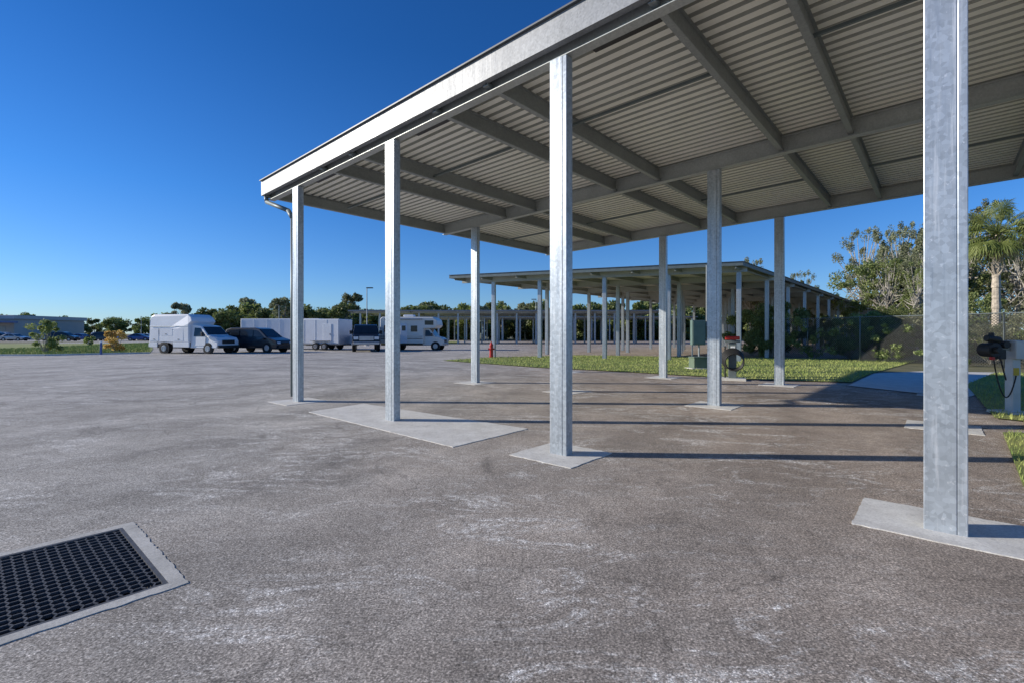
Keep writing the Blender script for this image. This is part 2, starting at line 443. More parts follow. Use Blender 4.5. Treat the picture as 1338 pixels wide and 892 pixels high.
# ---------------------------------------------------------------- second and farther canopies
O2=V((-4.0,30.8,0)); B2=V((12,24.9,0)); U2=(B2-O2).normalized(); L2=(B2-O2).length
c2=[]
for j in range(15):
    for kk in ((2.3,5.4,9.4,13,16.6) if j%2==0 else (2.3,7.4,11.4,16.6)):
        c2.append((kk,1.0+j*5.6))
canopy('long grey steel carport canopy with open sides beside lawn',O2,U2,W,0,L2,0,84,c2,[1.0+j*5.6 for j in range(15)],[.3,2.2,4.5,6.8,9.1,11.4,13.7,16.7],4.80,.0,.35,fh=.2,tube=(.22,.14),lift=.12,fmat=M_dgrey)
U3=V((1,0,0)); W3=V((0,1,0))
canopy('distant low steel carport canopy with many posts',V((-24,70,0)),U3,W3,0,46,0,12,[(1.5+2.9*i,1+10*j) for i in range(16) for j in range(2)],[1,11],[.3,9,18,27,36,45.6],4.5,0,.6,fh=.2)
canopy('far steel carport canopy with rows of posts',V((-22,98,0)),U3,W3,0,60,0,12,[(1.5+3.7*i,1+10*j) for i in range(16) for j in range(2)],[1,11],[.3,20,40,59],4.6,0,.8,fh=.2)
# ---------------------------------------------------------------- lawns / paths
lawn=[G(578,471),G(640,467),G(760,464.5),G(1200,471),G(1140,488),G(1112,500),G(980,496),G(820,486),G(700,480)]
sheet('lawn_ground',lawn,.03,M_grass)
walk=[G(1108,504),G(1142,488),G(1205,485),G(1320,487),G(1330,500),G(1262,520),G(1180,512)]
sheet('concrete_walkway',walk,.02,M_conc)
gr2=[G(1262,503),G(1300,487),(22,17),(24,6),G(1338,562),G(1338,551),G(1300,547)]
sheet('verge_ground',gr2,.024,M_grass)
gr3=[G(1310,566),(12,7),(12,3.5),G(1338,640)]
sheet('verge_ground',gr3,.024,M_grass)
left=[(-75,31),G(60,464),G(196,461),G(200,456),G(196,448),(-75,70)]
sheet('lawn_ground',left,.02,M_grass)
sheet('lawn_ground',[(14.5,19),(24,17),(70,10),(200,60),(120,200),(60,95)],.008,M_far)
sheet('lawn_ground',[G(440,449),G(600,449),G(600,446),G(440,446)],.01,M_grass)
def inpoly(x,y,P):
    c=False; n=len(P); j=n-1
    for i in range(n):
        if (P[i][1]>y)!=(P[j][1]>y) and x<(P[j][0]-P[i][0])*(y-P[i][1])/(P[j][1]-P[i][1])+P[i][0]: c=not c
        j=i
    return c
def blades(P,n,h,wd,z,name='grass'):
    xs=[q[0] for q in P]; ys=[q[1] for q in P]
    mb=MB(); i=0; vs=[];fs=[]
    while i<n:
        x=random.uniform(min(xs),max(xs)); y=random.uniform(min(ys),max(ys))
        if not inpoly(x,y,P): continue
        i+=1
        t=random.uniform(0,6.28); hh=h*random.uniform(.4,1.5); o=len(vs)
        dx,dy=math.cos(t)*wd,math.sin(t)*wd; lx,ly=random.uniform(-.5,.5)*hh,random.uniform(-.5,.5)*hh
        vs+=[(x-dx,y-dy,z),(x+dx,y+dy,z),(x+lx,y+ly,z+hh)]; fs.append((o,o+1,o+2))
    mb.v=vs; mb.f=fs
    o=mb.obj(name,M_blade); o['kind']='stuff'; return o
blades(lawn,30000,.06,.012,.03)
blades(gr2,18000,.07,.007,.024)
blades(gr3,8000,.06,.004,.024)
blades([(-50,33),G(60,464),G(196,461),G(196,448),(-50,50)],15000,.14,.03,.02)
def kerb(pts,name='kerb'):
    mb=MB()
    for a,b2 in zip(pts[:-1],pts[1:]): mb.bar((a[0],a[1],.05),(b2[0],b2[1],.05),.15,.12)
    o=mb.obj(name,M_conc); o['kind']='structure'
kerb([(-75,31),G(60,464.4),G(196,461.4)])
# ---------------------------------------------------------------- trees
def leafcloud(mb,centers,n,leaf,rc,squash=.8):
    for i in range(n):
        c,cr_=random.choice(centers)
        while True:
            d=V((random.uniform(-1,1),random.uniform(-1,1),random.uniform(-1,1)))
            if d.length<1: break
        d=d*(.55+.45*d.length)
        p=c+V((d.x,d.y,d.z*squash))*cr_
        s=leaf*random.uniform(.5,1.4)
        a=V((random.gauss(0,1),random.gauss(0,1),random.gauss(0,1))).normalized(); b2=a.orthogonal().normalized()
        b2=(b2*math.cos(1)+a.cross(b2)*math.sin(1)) 
        mb.add([p-a*s-b2*s*.35,p+a*s*.2-b2*s*.6,p+a*s+b2*s*.2,p-a*s*.1+b2*s*.6],[(0,1,2,3)])
def make_tree(h,cr_,leaf,nl,seed,ncl=22,low=.3,rad=(.16,.38),squash=.8):
    random.seed(seed)
    t=MB(); top=V((random.uniform(-.4,.4),random.uniform(-.4,.4),h*.66))
    t.cone((0,0,-.1),top*.5,h*.020,h*.015,9); t.cone(top*.5,top,h*.015,h*.008,9)
    cs=[]
    for i in range(ncl):
        an=random.uniform(0,6.28); zz_=random.uniform(low,1)
        rr=cr_*math.sqrt(max(.05,1-((zz_-.58)/.48)**2))*random.uniform(.3,1)
        c=V((rr*math.cos(an),rr*math.sin(an),h*zz_*.93)); r2=cr_*random.uniform(*rad)
        cs.append((c,r2))
        st=top*random.uniform(.45,1); mdp=(st+c)/2+V((0,0,-.3)); t.cone(st,mdp,h*.006,h*.004,6); t.cone(mdp,c,h*.004,h*.0015,5)
    m=MB(); leafcloud(m,cs,nl,leaf,1,squash)
    return t,m
def tree(name,label,cat,args,loc,rot=0,group=None,matl=M_leaf,barkm=M_bark):
    t,m=make_tree(*args)
    R=root(name,label,cat,loc,rot,group)
    t.obj('trunk',barkm,R); m.obj('crown',matl,R); return R
gw='woodland trees beside the lot'
oakA=tree('oak_tree','broad dark green oak tree at edge of lot','tree',(9.5,4.4,.10,10500,11,54,.3,(.09,.22)),(38,50,0),0,gw)
oakB=tree('oak_tree','tall sparse grey green tree with hanging moss','tree',(13.4,3.1,.085,8500,12,60,.3,(.06,.16),1.7),(43,49,0),0,gw,M_leaf2)
oakD=tree('oak_tree','wispy tall pale tree with bare branches','tree',(13,2.7,.085,4200,15,54,.25,(.05,.15),1.4),(45,52,0),0,gw,M_leaf)
oakC=tree('oak_tree','bushy green tree in a wood','tree',(7.6,3.8,.10,10000,13,44,.12,(.11,.26)),(40,44,0),0,gw)
random.seed(5)
for (x,y,s,src) in [(41,56,1.05,oakB),(45,47,1.08,oakB),(48,60,1.15,oakB),(43,41,.9,oakD),(38,43,.85,oakB),(36.5,40,.8,oakD),(47,43,1.0,oakA),(35,36,.62,oakC),(50,50,1.08,oakD),(39,33,.78,oakB),(44,37,.9,oakB),(52,44,1.1,oakA),(35,44,.58,oakC),(32,36,.5,oakC),(42,29,.8,oakC),(48,34,.9,oakB),(33,42,.45,oakC),(29,30,.38,oakC),(27,34,.42,oakC),(31,27,.45,oakC),(30,46,.45,oakC),(34,55,.6,oakC),(40,66,.85,oakB),(55,70,1.1,oakB),(26,52,.75,oakB),(37,47,.75,oakD),(34,40,.62,oakD),(46,56,1.1,oakB),(41,38,.85,oakB),(36,30,.6,oakD)]:
    clone(src,(x,y,0),random.uniform(0,6.28),s*random.uniform(.92,1.05))
gf='trees along the horizon'
farA=tree('oak_tree','distant rounded green tree on horizon','tree',(10,5,.38,4000,21,28,.08),(-58,122,0),0,gf)
farB=tree('pine_tree','distant tall thin tree on horizon','tree',(12,3.4,.34,2600,22,24,.25),(-40,120,0),0,gf,M_leaf2)
farC=tree('oak_tree','distant wide low tree on horizon','tree',(8,5.8,.38,4000,23,28,.05),(-50,128,0),0,gf)
random.seed(9)
x=-78
while x<95:
    for y in (116,124,136):
        s=random.uniform(.62,.92)*(1+(y-116)*.006)
        src=random.choice([farA,farC,farB,farA,farC])
        clone(src,(x+random.uniform(-2.5,2.5),y+random.uniform(-4,4),0),random.uniform(0,6.28),s)
    x+=random.uniform(3.6,5.2)
x=-250
while x<-85:
    src=random.choice([farA,farC]); clone(src,(x,205+random.uniform(-10,12),0),random.uniform(0,6),random.uniform(.75,1.05)); x+=random.uniform(5,7)
def shrub(name,label,h,r,loc,matl,seed,n=2500,leaf=.07,group=None):
    random.seed(seed); cs=[]
    t=MB()
    for i in range(22):
        an=random.uniform(0,6.28); z=random.uniform(.12,.92)
        rr=r*random.uniform(.1,.9)*math.sqrt(max(.1,1-((z-.45)/.6)**2)); c=V((rr*math.cos(an),rr*math.sin(an),h*z)); cs.append((c,r*random.uniform(.15,.34)))
        t.cone((0,0,0),c,.03,.008,5)
    m=MB(); leafcloud(m,cs,n,leaf,1)
    R=root(name,label,'shrub',loc,0,group); t.obj('stem',M_bark,R); m.obj('foliage',matl,R); return R
shrub('young_tree','young feathery green tree planted in grass strip',2.6,1.15,(*G(59,461),0),M_shrub,31,2600,.08)
shrub('shrub','yellow orange leaved shrub planted in grass strip',1.75,.95,(*G(150,460),0),M_orange,32,2600,.08)
shrub('shrub','small green shrub in grass strip',1.2,.7,(*G(118,452),0),M_shrub,33,1200,.08)
gb='bushes along the fence'
hb=shrub('bush','dense green bush growing along a fence',3.6,2.0,(17.6,31.6,0),M_vine,34,11000,.07,gb)
hb2=shrub('bush','brownish green bush growing along a fence',3.2,2.0,(24.4,27.4,0),M_leaf2,35,8000,.07,gb)
random.seed(4)
for (x,y,s,q) in [(20.6,29.2,.72,0),(21.6,27.2,.62,1),(22.9,25.4,.66,0),(23.6,23.6,.6,1),(24.9,21.6,.7,0),(26.2,19.5,.72,1),(22.6,30,.8,0),(25.2,27.5,.8,0),(26.8,24.5,.8,1),(28.6,21.2,.8,0),(17,34,.9,0),(30,18.5,.85,0),(27.6,16,.6,1),(25.8,18,.5,0),(16.6,30.6,.72,0)]:
    clone(hb2 if q else hb,(x,y,0),random.uniform(0,6.28),s)
# ---------------------------------------------------------------- palm
random.seed(77)
pr=root('palm_tree','cabbage palm with shaggy fan fronds behind fence','palm tree',(26.2,26.0,0),0)
mb=MB(); pts=[V((.05*math.sin(i*.5)+.02*i,0,i*.57)) for i in range(13)]
for i,(a,b2) in enumerate(zip(pts[:-1],pts[1:])): mb.cone(a,b2,.21-.004*i+(.02 if i%2 else 0),.19-.004*i,12)
for i in range(46):
    an=random.uniform(0,6.28); z=random.uniform(4.6,6.7); o_=V((math.cos(an),math.sin(an),0))
    c0=V((.1,0,z))+o_*.14; mb.cone(c0,c0+o_*.22+V((0,0,.3)),.05,.02,5)
mb.obj('trunk',M_palmbark,pr)
topc=pts[-1]+V((0,0,.1))
def frond(mb,az,el,L,droop,fl=1.0):
    d=V((math.cos(az)*math.cos(el),math.sin(az)*math.cos(el),math.sin(el)))
    p=topc.copy(); seg=5; pl=[p.copy()]
    for i in range(seg):
        p=p+d*(L/seg); d=(d+V((0,0,-droop/seg))).normalized(); pl.append(p.copy())
    mb.tube(pl,.02,5)
    side=d.cross(V((0,0,1))).normalized() if abs(d.z)<.98 else V((1,0,0)); upv=side.cross(d)
    for i in range(24):
        a=math.radians(-120+240*i/23)
        dd=(d*math.cos(a)+side*math.sin(a)+upv*.18*math.cos(a)).normalized()
        ll=(.95-.25*abs(a)/2)*random.uniform(.8,1.1)*fl
        q1=p+dd*ll*.6; q2=p+dd*ll+V((0,0,-.18-.2*random.random()))
        nn=dd.cross(upv).normalized()*.026
        mb.add([p,q1-nn,q2,q1+nn],[(0,1,2,3)])
mb=MB()
for i in range(72): frond(mb,random.uniform(0,6.28),random.uniform(-.6,1.5),random.uniform(.85,1.5),random.uniform(.2,.9))
mb.obj('crown',M_palm,pr)
mb=MB()
for i in range(10): frond(mb,random.uniform(0,6.28),random.uniform(-1.2,-.7),random.uniform(.6,1.0),.4,.8)
mb.obj('dead_fronds',M_palmdry,pr)
# ---------------------------------------------------------------- fence
fr_=root('chain_link_fence','dark chain link fence with steel posts and vines','fence',(0,0,0))
FP=[V((16.6,31.5,0)),V((21.6,21.0,0)),V((24.5,14.0,0)),V((26.5,8,0))]
fab=MB(); rail=MB()
for a,b2 in zip(FP[:-1],FP[1:]):
    L=(b2-a).length; d=(b2-a)/L; n=int(L/3)+1
    for i in range(n+1):
        q=a+d*(L*i/n); m=MB(); m.cone(q,q+V((0,0,2.45)),.035,.035,8); m.obj('post',M_dgrey,fr_,smooth=True)
    rail.cone(a+V((0,0,2.4)),b2+V((0,0,2.4)),.022,.022,8); 
    H=2.35; st=.12; x=-H
    while x<L:
        for s in (1,-1):
            x0,x1=x,x+H; z0,z1=(.05,.05+H) if s==1 else (.05+H,.05)
            t0=max(0,(0-x0)/H); t1=min(1,(L-x0)/H)
            if t1>t0:
                p0=a+d*(x0+H*t0)+V((0,0,z0+(z1-z0)*t0)); p1=a+d*(x0+H*t1)+V((0,0,z0+(z1-z0)*t1))
                fab.bar(p0,p1,.014,.014,up=V((d.y,-d.x,0)))
        x+=st
fab.obj('wire_mesh',M_fence,fr_); rail.obj('top_rail',M_dgrey,fr_)
vm=MB(); cs=[]
d=(FP[1]-FP[0]).normalized(); L=(FP[1]-FP[0]).length
for i in range(70):
    t=random.random()**2.4*L
    cs.append((FP[0]+d*t+V((random.uniform(-.1,.1),random.uniform(-.1,.1),random.uniform(.1,2.75-.08*t))),random.uniform(.12,.38)))
leafcloud(vm,cs,8000,.055,1); vm.obj('vines',M_vine,fr_)
# ---------------------------------------------------------------- vehicles
def yf(w,belt,tum): return lambda z: w/2-max(0,z-belt)*tum-max(0,(.45-z))*.1
def body(R,name,prof,w,belt,tum,mat,bev=.04,seg=2):
    f=yf(w,belt,tum); n=len(prof); mb=MB()
    vs=[(x,f(z),z) for x,z in prof]+[(x,-f(z),z) for x,z in prof]
    fs=[tuple(range(n)),tuple(range(2*n-1,n-1,-1))]+[(i,n+i,n+(i+1)%n,(i+1)%n) for i in range(n)]
    mb.add(vs,fs); return mb.obj(name,mat,R,bevel=bev,seg=seg)
def sidepanel(R,name,poly,w,belt,tum,mat,off=.012,sides=(1,-1)):
    f=yf(w,belt,tum)
    for s in sides:
        mb=MB(); n=len(poly); vs=[(x,s*(f(z)+off),z) for x,z in poly]+[(x,s*(f(z)-.02),z) for x,z in poly]
        mb.add(vs,[tuple(range(n)),tuple(range(2*n-1,n-1,-1))]+[(i,(i+1)%n,n+(i+1)%n,n+i) for i in range(n)]); mb.obj(name,mat,R)
def crosspanel(R,name,a,b2,w,belt,tum,mat,ins=.1,off=.014,t0=.08,t1=.92):
    f=yf(w,belt,tum); d=V((b2[0]-a[0],0,b2[1]-a[1])); nrm=V((-d.z,0,d.x)).normalized()
    if nrm.x<0 and a[0]>0: nrm=-nrm
    if nrm.x>0 and a[0]<0: nrm=-nrm
    vs=[]
    for o in (off,-.02):
        for t,s in ((t0,1),(t0,-1),(t1,-1),(t1,1)):
            x=a[0]+d.x*t; z=a[1]+d.z*t; vs.append((x+nrm.x*o,s*(f(z)-ins),z+nrm.z*o))
    mb=MB(); mb.add(vs,[(0,1,2,3),(7,6,5,4),(0,4,5,1),(1,5,6,2),(2,6,7,3),(3,7,4,0)]); mb.obj(name,mat,R)
def wheel(R,x,y,r,wd=.24):
    s=1 if y>0 else -1
    m=MB(); m.cone((x,y-s*wd,r),(x,y,r),r,r,22)
    W_=m.obj('wheel',M_tyre,R,bevel=.03)
    m=MB(); m.cone((x,y-.02*s,r),(x,y+.012*s,r),r*.62,r*.58,18); m.cone((x,y,r),(x,y+.03*s,r),r*.2,r*.16,12); m.torus((x,y+.012*s,r),r*.4,r*.05,(0,1,0),18,6); m.obj('rim',M_rim,W_)
def arch(R,x,y,r):
    s=1 if y>0 else -1; m=MB(); m.cone((x,y-.05*s,r),(x,y,r),r*1.2,r*1.2,22); m.obj('wheel_arch',M_plas,R)
def bx(R,name,c,size,mat,bev=.01):
    m=MB(); m.box(c,size); return m.obj(name,mat,R,bevel=bev)
tr=root('service_truck','white utility van with tall enclosed service body','truck',(-24.9,37.6,0),math.radians(-14))
body(tr,'cab',[(.6,.42),(3.05,.42),(3.16,.62),(3.15,.98),(2.98,1.2),(2.25,1.36),(1.55,2.08),(1.1,2.16),(.6,2.16)],2.0,1.25,.14,M_white,.05)
sidepanel(tr,'side_window',[(.95,1.3),(1.98,1.32),(1.5,1.92),(.95,1.95)],2.0,1.25,.14,M_glass)
crosspanel(tr,'windshield',(2.25,1.36),(1.55,2.08),2.0,1.25,.14,M_glass,.08)
sidepanel(tr,'door',[(.86,.6),(2.02,.6),(2.06,1.26),(.86,1.26)],2.0,1.25,.14,M_white,.014)
body(tr,'service_body',[(-3.25,.82),(.65,.82),(.65,2.2),(.9,2.45),(.75,2.75),(.4,2.98),(-2.9,3.0),(-3.15,2.85),(-3.25,2.5)],2.25,2.3,.22,M_white,.09,3)
for s in (1,-1):
    for (cx,wd,z0,z1) in [(-2.7,.85,.95,1.9),(-1.55,1.25,1.35,1.9),(-.35,.9,.95,1.9)]:
        bx(tr,'compartment_door',(cx,s*1.128,(z0+z1)/2),(wd,.02,z1-z0),M_white2,.006)
        bx(tr,'handle',(cx,s*1.145,z0+.12),(.14,.03,.05),M_plas,.004)
    bx(tr,'body_rail',(-1.3,s*1.13,2.06),(3.7,.03,.06),M_rim,.006)
    bx(tr,'skirt',(-2.85,s*1.06,.66),(.8,.1,.36),M_white)
    bx(tr,'skirt',(-.15,s*1.06,.66),(1.5,.1,.36),M_white)
    arch(tr,-1.75,s*1.135,.4); arch(tr,2.25,s*.99,.38)
    wheel(tr,-1.75,s*1.15,.4,.45); wheel(tr,2.25,s*1.02,.39)
    bx(tr,'mirror',(1.95,s*1.18,1.45),(.12,.2,.32),M_plas,.03)
    bx(tr,'headlight',(3.12,s*.78,.9),(.1,.3,.2),M_lamp,.03)
bx(tr,'grille',(3.17,0,.88),(.04,1.15,.3),M_plas,.01)
bx(tr,'bumper',(3.2,0,.52),(.16,1.95,.22),M_plas,.04)
bx(tr,'chassis',(-.8,0,.5),(4.9,.9,.22),M_plas)
bx(tr,'tail_bumper',(-3.32,0,.6),(.14,2.1,.18),M_rim)
def carf(name,label,cat,L,H,w,paint,prof,win,ws,rw,wx,r,loc,rot,group=None):
    R=root(name,label,cat,loc,rot,group)
    body(R,'body',prof,w,.95,.22,paint,.05)
    for p_ in win: sidepanel(R,'side_window',p_,w,.95,.22,M_glass)
    crosspanel(R,'windshield',ws[0],ws[1],w,.95,.22,M_glass,.07)
    crosspanel(R,'rear_window',rw[0],rw[1],w,.95,.22,M_glass,.09)
    for s in (1,-1):
        for x in wx: arch(R,x,s*(w/2+.003),r); wheel(R,x,s*(w/2+.02),r)
        bx(R,'headlight',(L/2-.07,s*(w/2-.25),.72),(.12,.34,.15),M_lamp,.03)
        bx(R,'tail_light',(-L/2+.04,s*(w/2-.15),.9),(.08,.16,.35),M_red,.02)
        bx(R,'mirror',(ws[0][0]-.25,s*(w/2+.08),1.02),(.12,.18,.14),paint,.03)
    bx(R,'bumper',(L/2+.0,0,.42),(.1,w*.86,.22),M_plas,.03)
    bx(R,'grille',(L/2,0,.68),(.05,w*.42,.14),M_plas,.01)
    return R
def van(name,label,cat,paint,loc,rot,group=None):
    L=5.1; return carf(name,label,cat,L,1.85,1.95,paint,
     [(-2.5,.35),(2.45,.3),(2.55,.6),(2.42,.9),(1.6,1.12),(.75,1.75),(.3,1.84),(-1.9,1.84),(-2.35,1.7),(-2.5,1.1)],
     [[(.35,1.15),(1.28,1.15),(.68,1.6),(.35,1.68)],[(-.95,1.15),(.25,1.15),(.25,1.68),(-.95,1.7)],[(-2.2,1.15),(-1.05,1.15),(-1.05,1.7),(-2.0,1.66)]],
     ((1.6,1.12),(.75,1.75)),((-2.5,1.1),(-2.35,1.7)),(1.6,-1.5),.36,loc,rot,group)
vv=van('parked_van','dark grey passenger van parked beside service truck','van',M_charc,(-20.9,39.4,0),math.radians(-12)); vv.scale=(1.0,1.0,1.08)
def sedan(paint,label,loc,rot,group):
    L=4.6; return carf('parked_car',label,'car',L,1.45,1.8,paint,
     [(-2.25,.35),(2.2,.3),(2.3,.55),(2.2,.78),(1.1,.98),(.3,1.42),(-.2,1.47),(-1.0,1.44),(-1.75,1.05),(-2.28,.98)],
     [[(-.35,1.02),(.85,1.0),(.25,1.33),(-.35,1.38)],[(-1.45,1.04),(-.45,1.02),(-.45,1.38),(-.95,1.36)]],
     ((1.1,.98),(.3,1.42)),((-1.75,1.05),(-1.0,1.44)),(1.4,-1.35),.33,loc,rot,group)
g='cars parked in the far lot'
sd=[sedan(M_white,'small white car in far parking lot',(-101,104,0),.1,g),sedan(M_blue,'blue car in far parking lot',(-97,108,0),.1,g),sedan(M_silver,'silver car in far parking lot',(-112,107,0),.1,g)]
vn=van('parked_car','white minivan in far parking lot','car',M_white,(-90,106,0),.2,g)
vb=van('parked_car','black sport utility car in far parking lot','car',M_black,(-92,98,0),.2,g)
for i,(x,y) in enumerate([(-86,100),(-81,104),(-106,112),(-117,110),(-104,100),(-83,109),(-110,102)]):
    src=[vb,sd[1],sd[0],vn,sd[2],sd[0],vb][i]; clone(src,(x,y,0),random.choice([.1,.3,3.3]))
sheet('far_parking_lot',[(-170,90),(-78,90),(-78,125),(-170,125)],.004,M_asph)
def trailer(label,L,w,h,loc,rot):
    R=root('cargo_trailer',label,'trailer',loc,rot)
    bx(R,'body',(0,0,.5+h/2),(L,w,h),M_white2,.06)
    n=int(L/1.2)
    for s in (1,-1):
        for i in range(n+1): bx(R,'side_rib',(-L/2+.1+(L-.2)*i/n,s*(w/2+.008),.55+h/2),(.035,.016,h-.25),M_white,.003)
        bx(R,'trim',(0,s*(w/2+.012),.58),(L-.1,.024,.12),M_rim,.004)
        bx(R,'fender',(0,s*(w/2+.12),.86),(1.9,.24,.05),M_rim,.01)
        for x in (-.45,.45): wheel(R,x,s*(w/2+.22),.34,.22)
    bx(R,'side_door',(L/2-1.2,-(w/2+.02),1.5),(.85,.03,1.8),M_white,.01)
    bx(R,'door_handle',(L/2-.9,-(w/2+.045),1.45),(.05,.03,.16),M_plas,.004)
    bx(R,'rear_door',(-L/2-.02,0,.5+h/2),(.03,w-.2,h-.25),M_white,.01)
    m=MB(); m.bar((L/2,.5,.48),(L/2+1.3,0,.48),.08,.1); m.bar((L/2,-.5,.48),(L/2+1.3,0,.48),.08,.1); m.cone((L/2+1.1,0,.0),(L/2+1.1,0,.8),.035,.035,8); m.obj('hitch',M_plas,R)
    bx(R,'chassis',(0,0,.46),(L-.2,w*.8,.1),M_plas)
    return R
trailer('long white enclosed cargo trailer with ribbed sides',8.0,2.4,2.45,(-22.4,47.5,0),math.radians(-5))
trailer('white enclosed trailer with side door and silver trim',3.7,2.3,2.35,(-17.4,45.3,0),math.radians(-12))
R=root('pickup_truck','black pickup truck parked beside trailer','pickup truck',(-13.15,43.0,0),math.radians(-72))
R.scale=(1.1,1.1,1.2)
w=2.0
body(R,'body',[(-2.9,.5),(2.8,.48),(2.92,.75),(2.88,1.12),(1.6,1.24),(.85,1.85),(.6,1.92),(-.75,1.92),(-1.0,1.8),(-1.12,1.22),(-2.9,1.2)],w,1.2,.2,M_black,.05)
for p_ in ([(.3,1.28),(1.35,1.28),(.78,1.75),(.3,1.8)],[(-.9,1.28),(.2,1.28),(.2,1.8),(-.8,1.8)]): sidepanel(R,'side_window',p_,w,1.2,.2,M_glass)
crosspanel(R,'windshield',(1.6,1.24),(.85,1.85),w,1.2,.2,M_glass,.08)
bx(R,'bed',(-2.0,0,1.215),(1.6,1.6,.04),M_plas)
for s in (1,-1):
    for x in (1.85,-1.9): arch(R,x,s*1.003,.42); wheel(R,x,s*1.03,.42,.28)
    bx(R,'headlight',(2.88,s*.75,.95),(.08,.34,.2),M_lamp,.02); bx(R,'mirror',(1.25,s*1.12,1.35),(.12,.24,.26),M_plas,.03)
bx(R,'grille',(2.93,0,.93),(.05,1.05,.3),M_rim,.01); bx(R,'bumper',(2.98,0,.6),(.16,1.9,.2),M_rim,.03)
# compact cab-over motorhome
R=root('motorhome','cream white cab-over motorhome with dark windows','motorhome',(-9.25,45.0,0),math.radians(-4))
w=2.3
body(R,'living_body',[(-2.85,.6),(1.25,.6),(1.25,1.95),(2.3,2.0),(2.55,2.25),(2.45,2.75),(2.1,3.0),(-2.65,3.05),(-2.85,2.85)],w,5,0,M_cream,.08,3)
body(R,'cab',[(1.1,.45),(2.95,.45),(3.05,.65),(3.0,.98),(2.75,1.15),(2.25,1.27),(1.75,1.97),(1.1,1.97)],1.95,1.2,.1,M_cream,.05)
sidepanel(R,'side_window',[(1.35,1.25),(2.08,1.27),(1.68,1.82),(1.35,1.84)],1.95,1.2,.1,M_glass)
crosspanel(R,'windshield',(2.25,1.27),(1.75,1.97),1.95,1.2,.1,M_glass,.07)
for s in (1,-1):
    for (cx,cz,a,c_) in [(1.75,2.5,.8,.4),(.35,1.95,.6,.55),(-1.9,1.95,1.1,.6)]:
        bx(R,'window',(cx,s*1.16,cz),(a,.03,c_),M_glass,.03)
    bx(R,'stripe',(-.8,s*1.153,1.25),(3.9,.02,.12),M_silver,.003); bx(R,'stripe',(-.8,s*1.153,1.05),(3.9,.02,.06),M_charc,.003)
    arch(R,-1.5,s*1.155,.38); wheel(R,-1.5,s*1.17,.38,.4); arch(R,2.3,s*.975,.36); wheel(R,2.3,s*1.0,.37)
    bx(R,'headlight',(3.0,s*.72,.85),(.1,.3,.18),M_lamp,.03); bx(R,'mirror',(2.0,s*1.13,1.4),(.1,.2,.3),M_plas,.03)
bx(R,'door',(-.6,-1.165,1.55),(.65,.03,1.8),M_white2,.02); bx(R,'door_window',(-.6,-1.185,2.0),(.35,.02,.45),M_glass,.02)
m=MB(); m.cone((-2.4,-1.22,2.85),(1.1,-1.22,2.85),.07,.07,10); m.obj('awning',M_silver,R)
bx(R,'air_conditioner',(-.4,0,3.15),(1.0,.7,.22),M_white,.08)
bx(R,'grille',(3.04,0,.84),(.05,1.0,.26),M_plas,.01); bx(R,'bumper',(3.06,0,.52),(.14,1.9,.2),M_rim,.03)
bx(R,'chassis',(-.4,0,.5),(4.9,1.7,.14),M_plas)
# ---------------------------------------------------------------- street furniture
def pole(loc,h,label='tall grey light pole with single lamp head'):
    R=root('light_pole',label,'light pole',loc,0,'light poles in the lot')
    m=MB(); m.cone((0,0,0),(0,0,h),.09,.05,10); m.obj('pole_shaft',M_grey,R,smooth=False)
    bx(R,'lamp_head',(.35,0,h+.02),(.8,.35,.12),M_plas,.03)
    m=MB(); m.cone((0,0,0),(0,0,.5),.28,.28,14); m.obj('base',M_conc,R)
    return R
p0=pole((-18.2,60,0),7.2)
for (x,y,s) in [(-38,78,.85),(-93,120,.8),(-66,98,.62),(4,80,1.0)]: clone(p0,(x,y,0),random.uniform(0,3),s)
R=root('fire_hydrant','red fire hydrant standing in lawn','fire hydrant',(*G(642,467),0),0)
m=MB(); m.cone((0,0,0),(0,0,.06),.17,.17,14); m.cone((0,0,.06),(0,0,.75),.12,.11,14); m.cone((0,0,.75),(0,0,.95),.14,.05,14); m.obj('barrel',M_red,R,bevel=.01)
m=MB(); m.cone((-.2,0,.55),(.2,0,.55),.055,.055,10); m.cone((0,-.2,.5),(0,0,.5),.075,.075,10); m.cone((0,0,.95),(0,0,1.02),.03,.03,6); m.obj('outlet_cap',M_red,R)
R=root('utility_marker','short blue and white utility marker post in grass','post',(*G(132,463),0),0)
m=MB(); m.cone((0,0,0),(0,0,.85),.07,.07,10); m.obj('post',M_blue,R); m=MB(); m.cone((0,0,.85),(0,0,.98),.075,.05,10); m.obj('cap',M_white,R)
x,y=G(957,496)
R=root('water_station','dark service pedestal with red cap and coiled black hose','service pedestal',(x,y,0),math.radians(-25))
bx(R,'pedestal',(0,0,.6),(.24,.2,1.2),M_dgrey,.015); bx(R,'cap',(0,0,1.36),(.44,.3,.12),M_red,.03); bx(R,'panel',(.02,-.11,1.02),(.14,.03,.16),M_white,.008); bx(R,'header',(0,0,1.25),(.46,.32,.07),M_dgrey,.01)
m=MB()
for i in range(6): m.torus((.0+.012*i,-.18-.028*i,.70-.02*i),.33-.012*i,.022,(0,1,.1),30,8)
m.obj('hose_coil',M_plas,R,smooth=True)
m=MB(); m.cone((-.22,.05,0),(-.22,.05,1.1),.025,.025,8); m.cone((-.22,.05,1.0),(-.22,-.12,1.0),.02,.02,8); m.obj('water_pipe',M_plas,R)
bx(R,'base',(0,0,.03),(.8,.6,.08),M_conc)
x,y=G(916,478)
R=root('electrical_panel','green grey electrical cabinet on steel strut frame with conduit','electrical box',(x,y,0),0)
bx(R,'cabinet',(-.15,0,1.55),(.62,.28,1.15),M_ggrey,.015); bx(R,'meter_box',(.42,0,1.6),(.3,.2,.5),M_ggrey,.01)
bx(R,'cabinet_door',(-.15,-.15,1.55),(.54,.015,1.05),M_ggrey,.008)
m=MB(); 
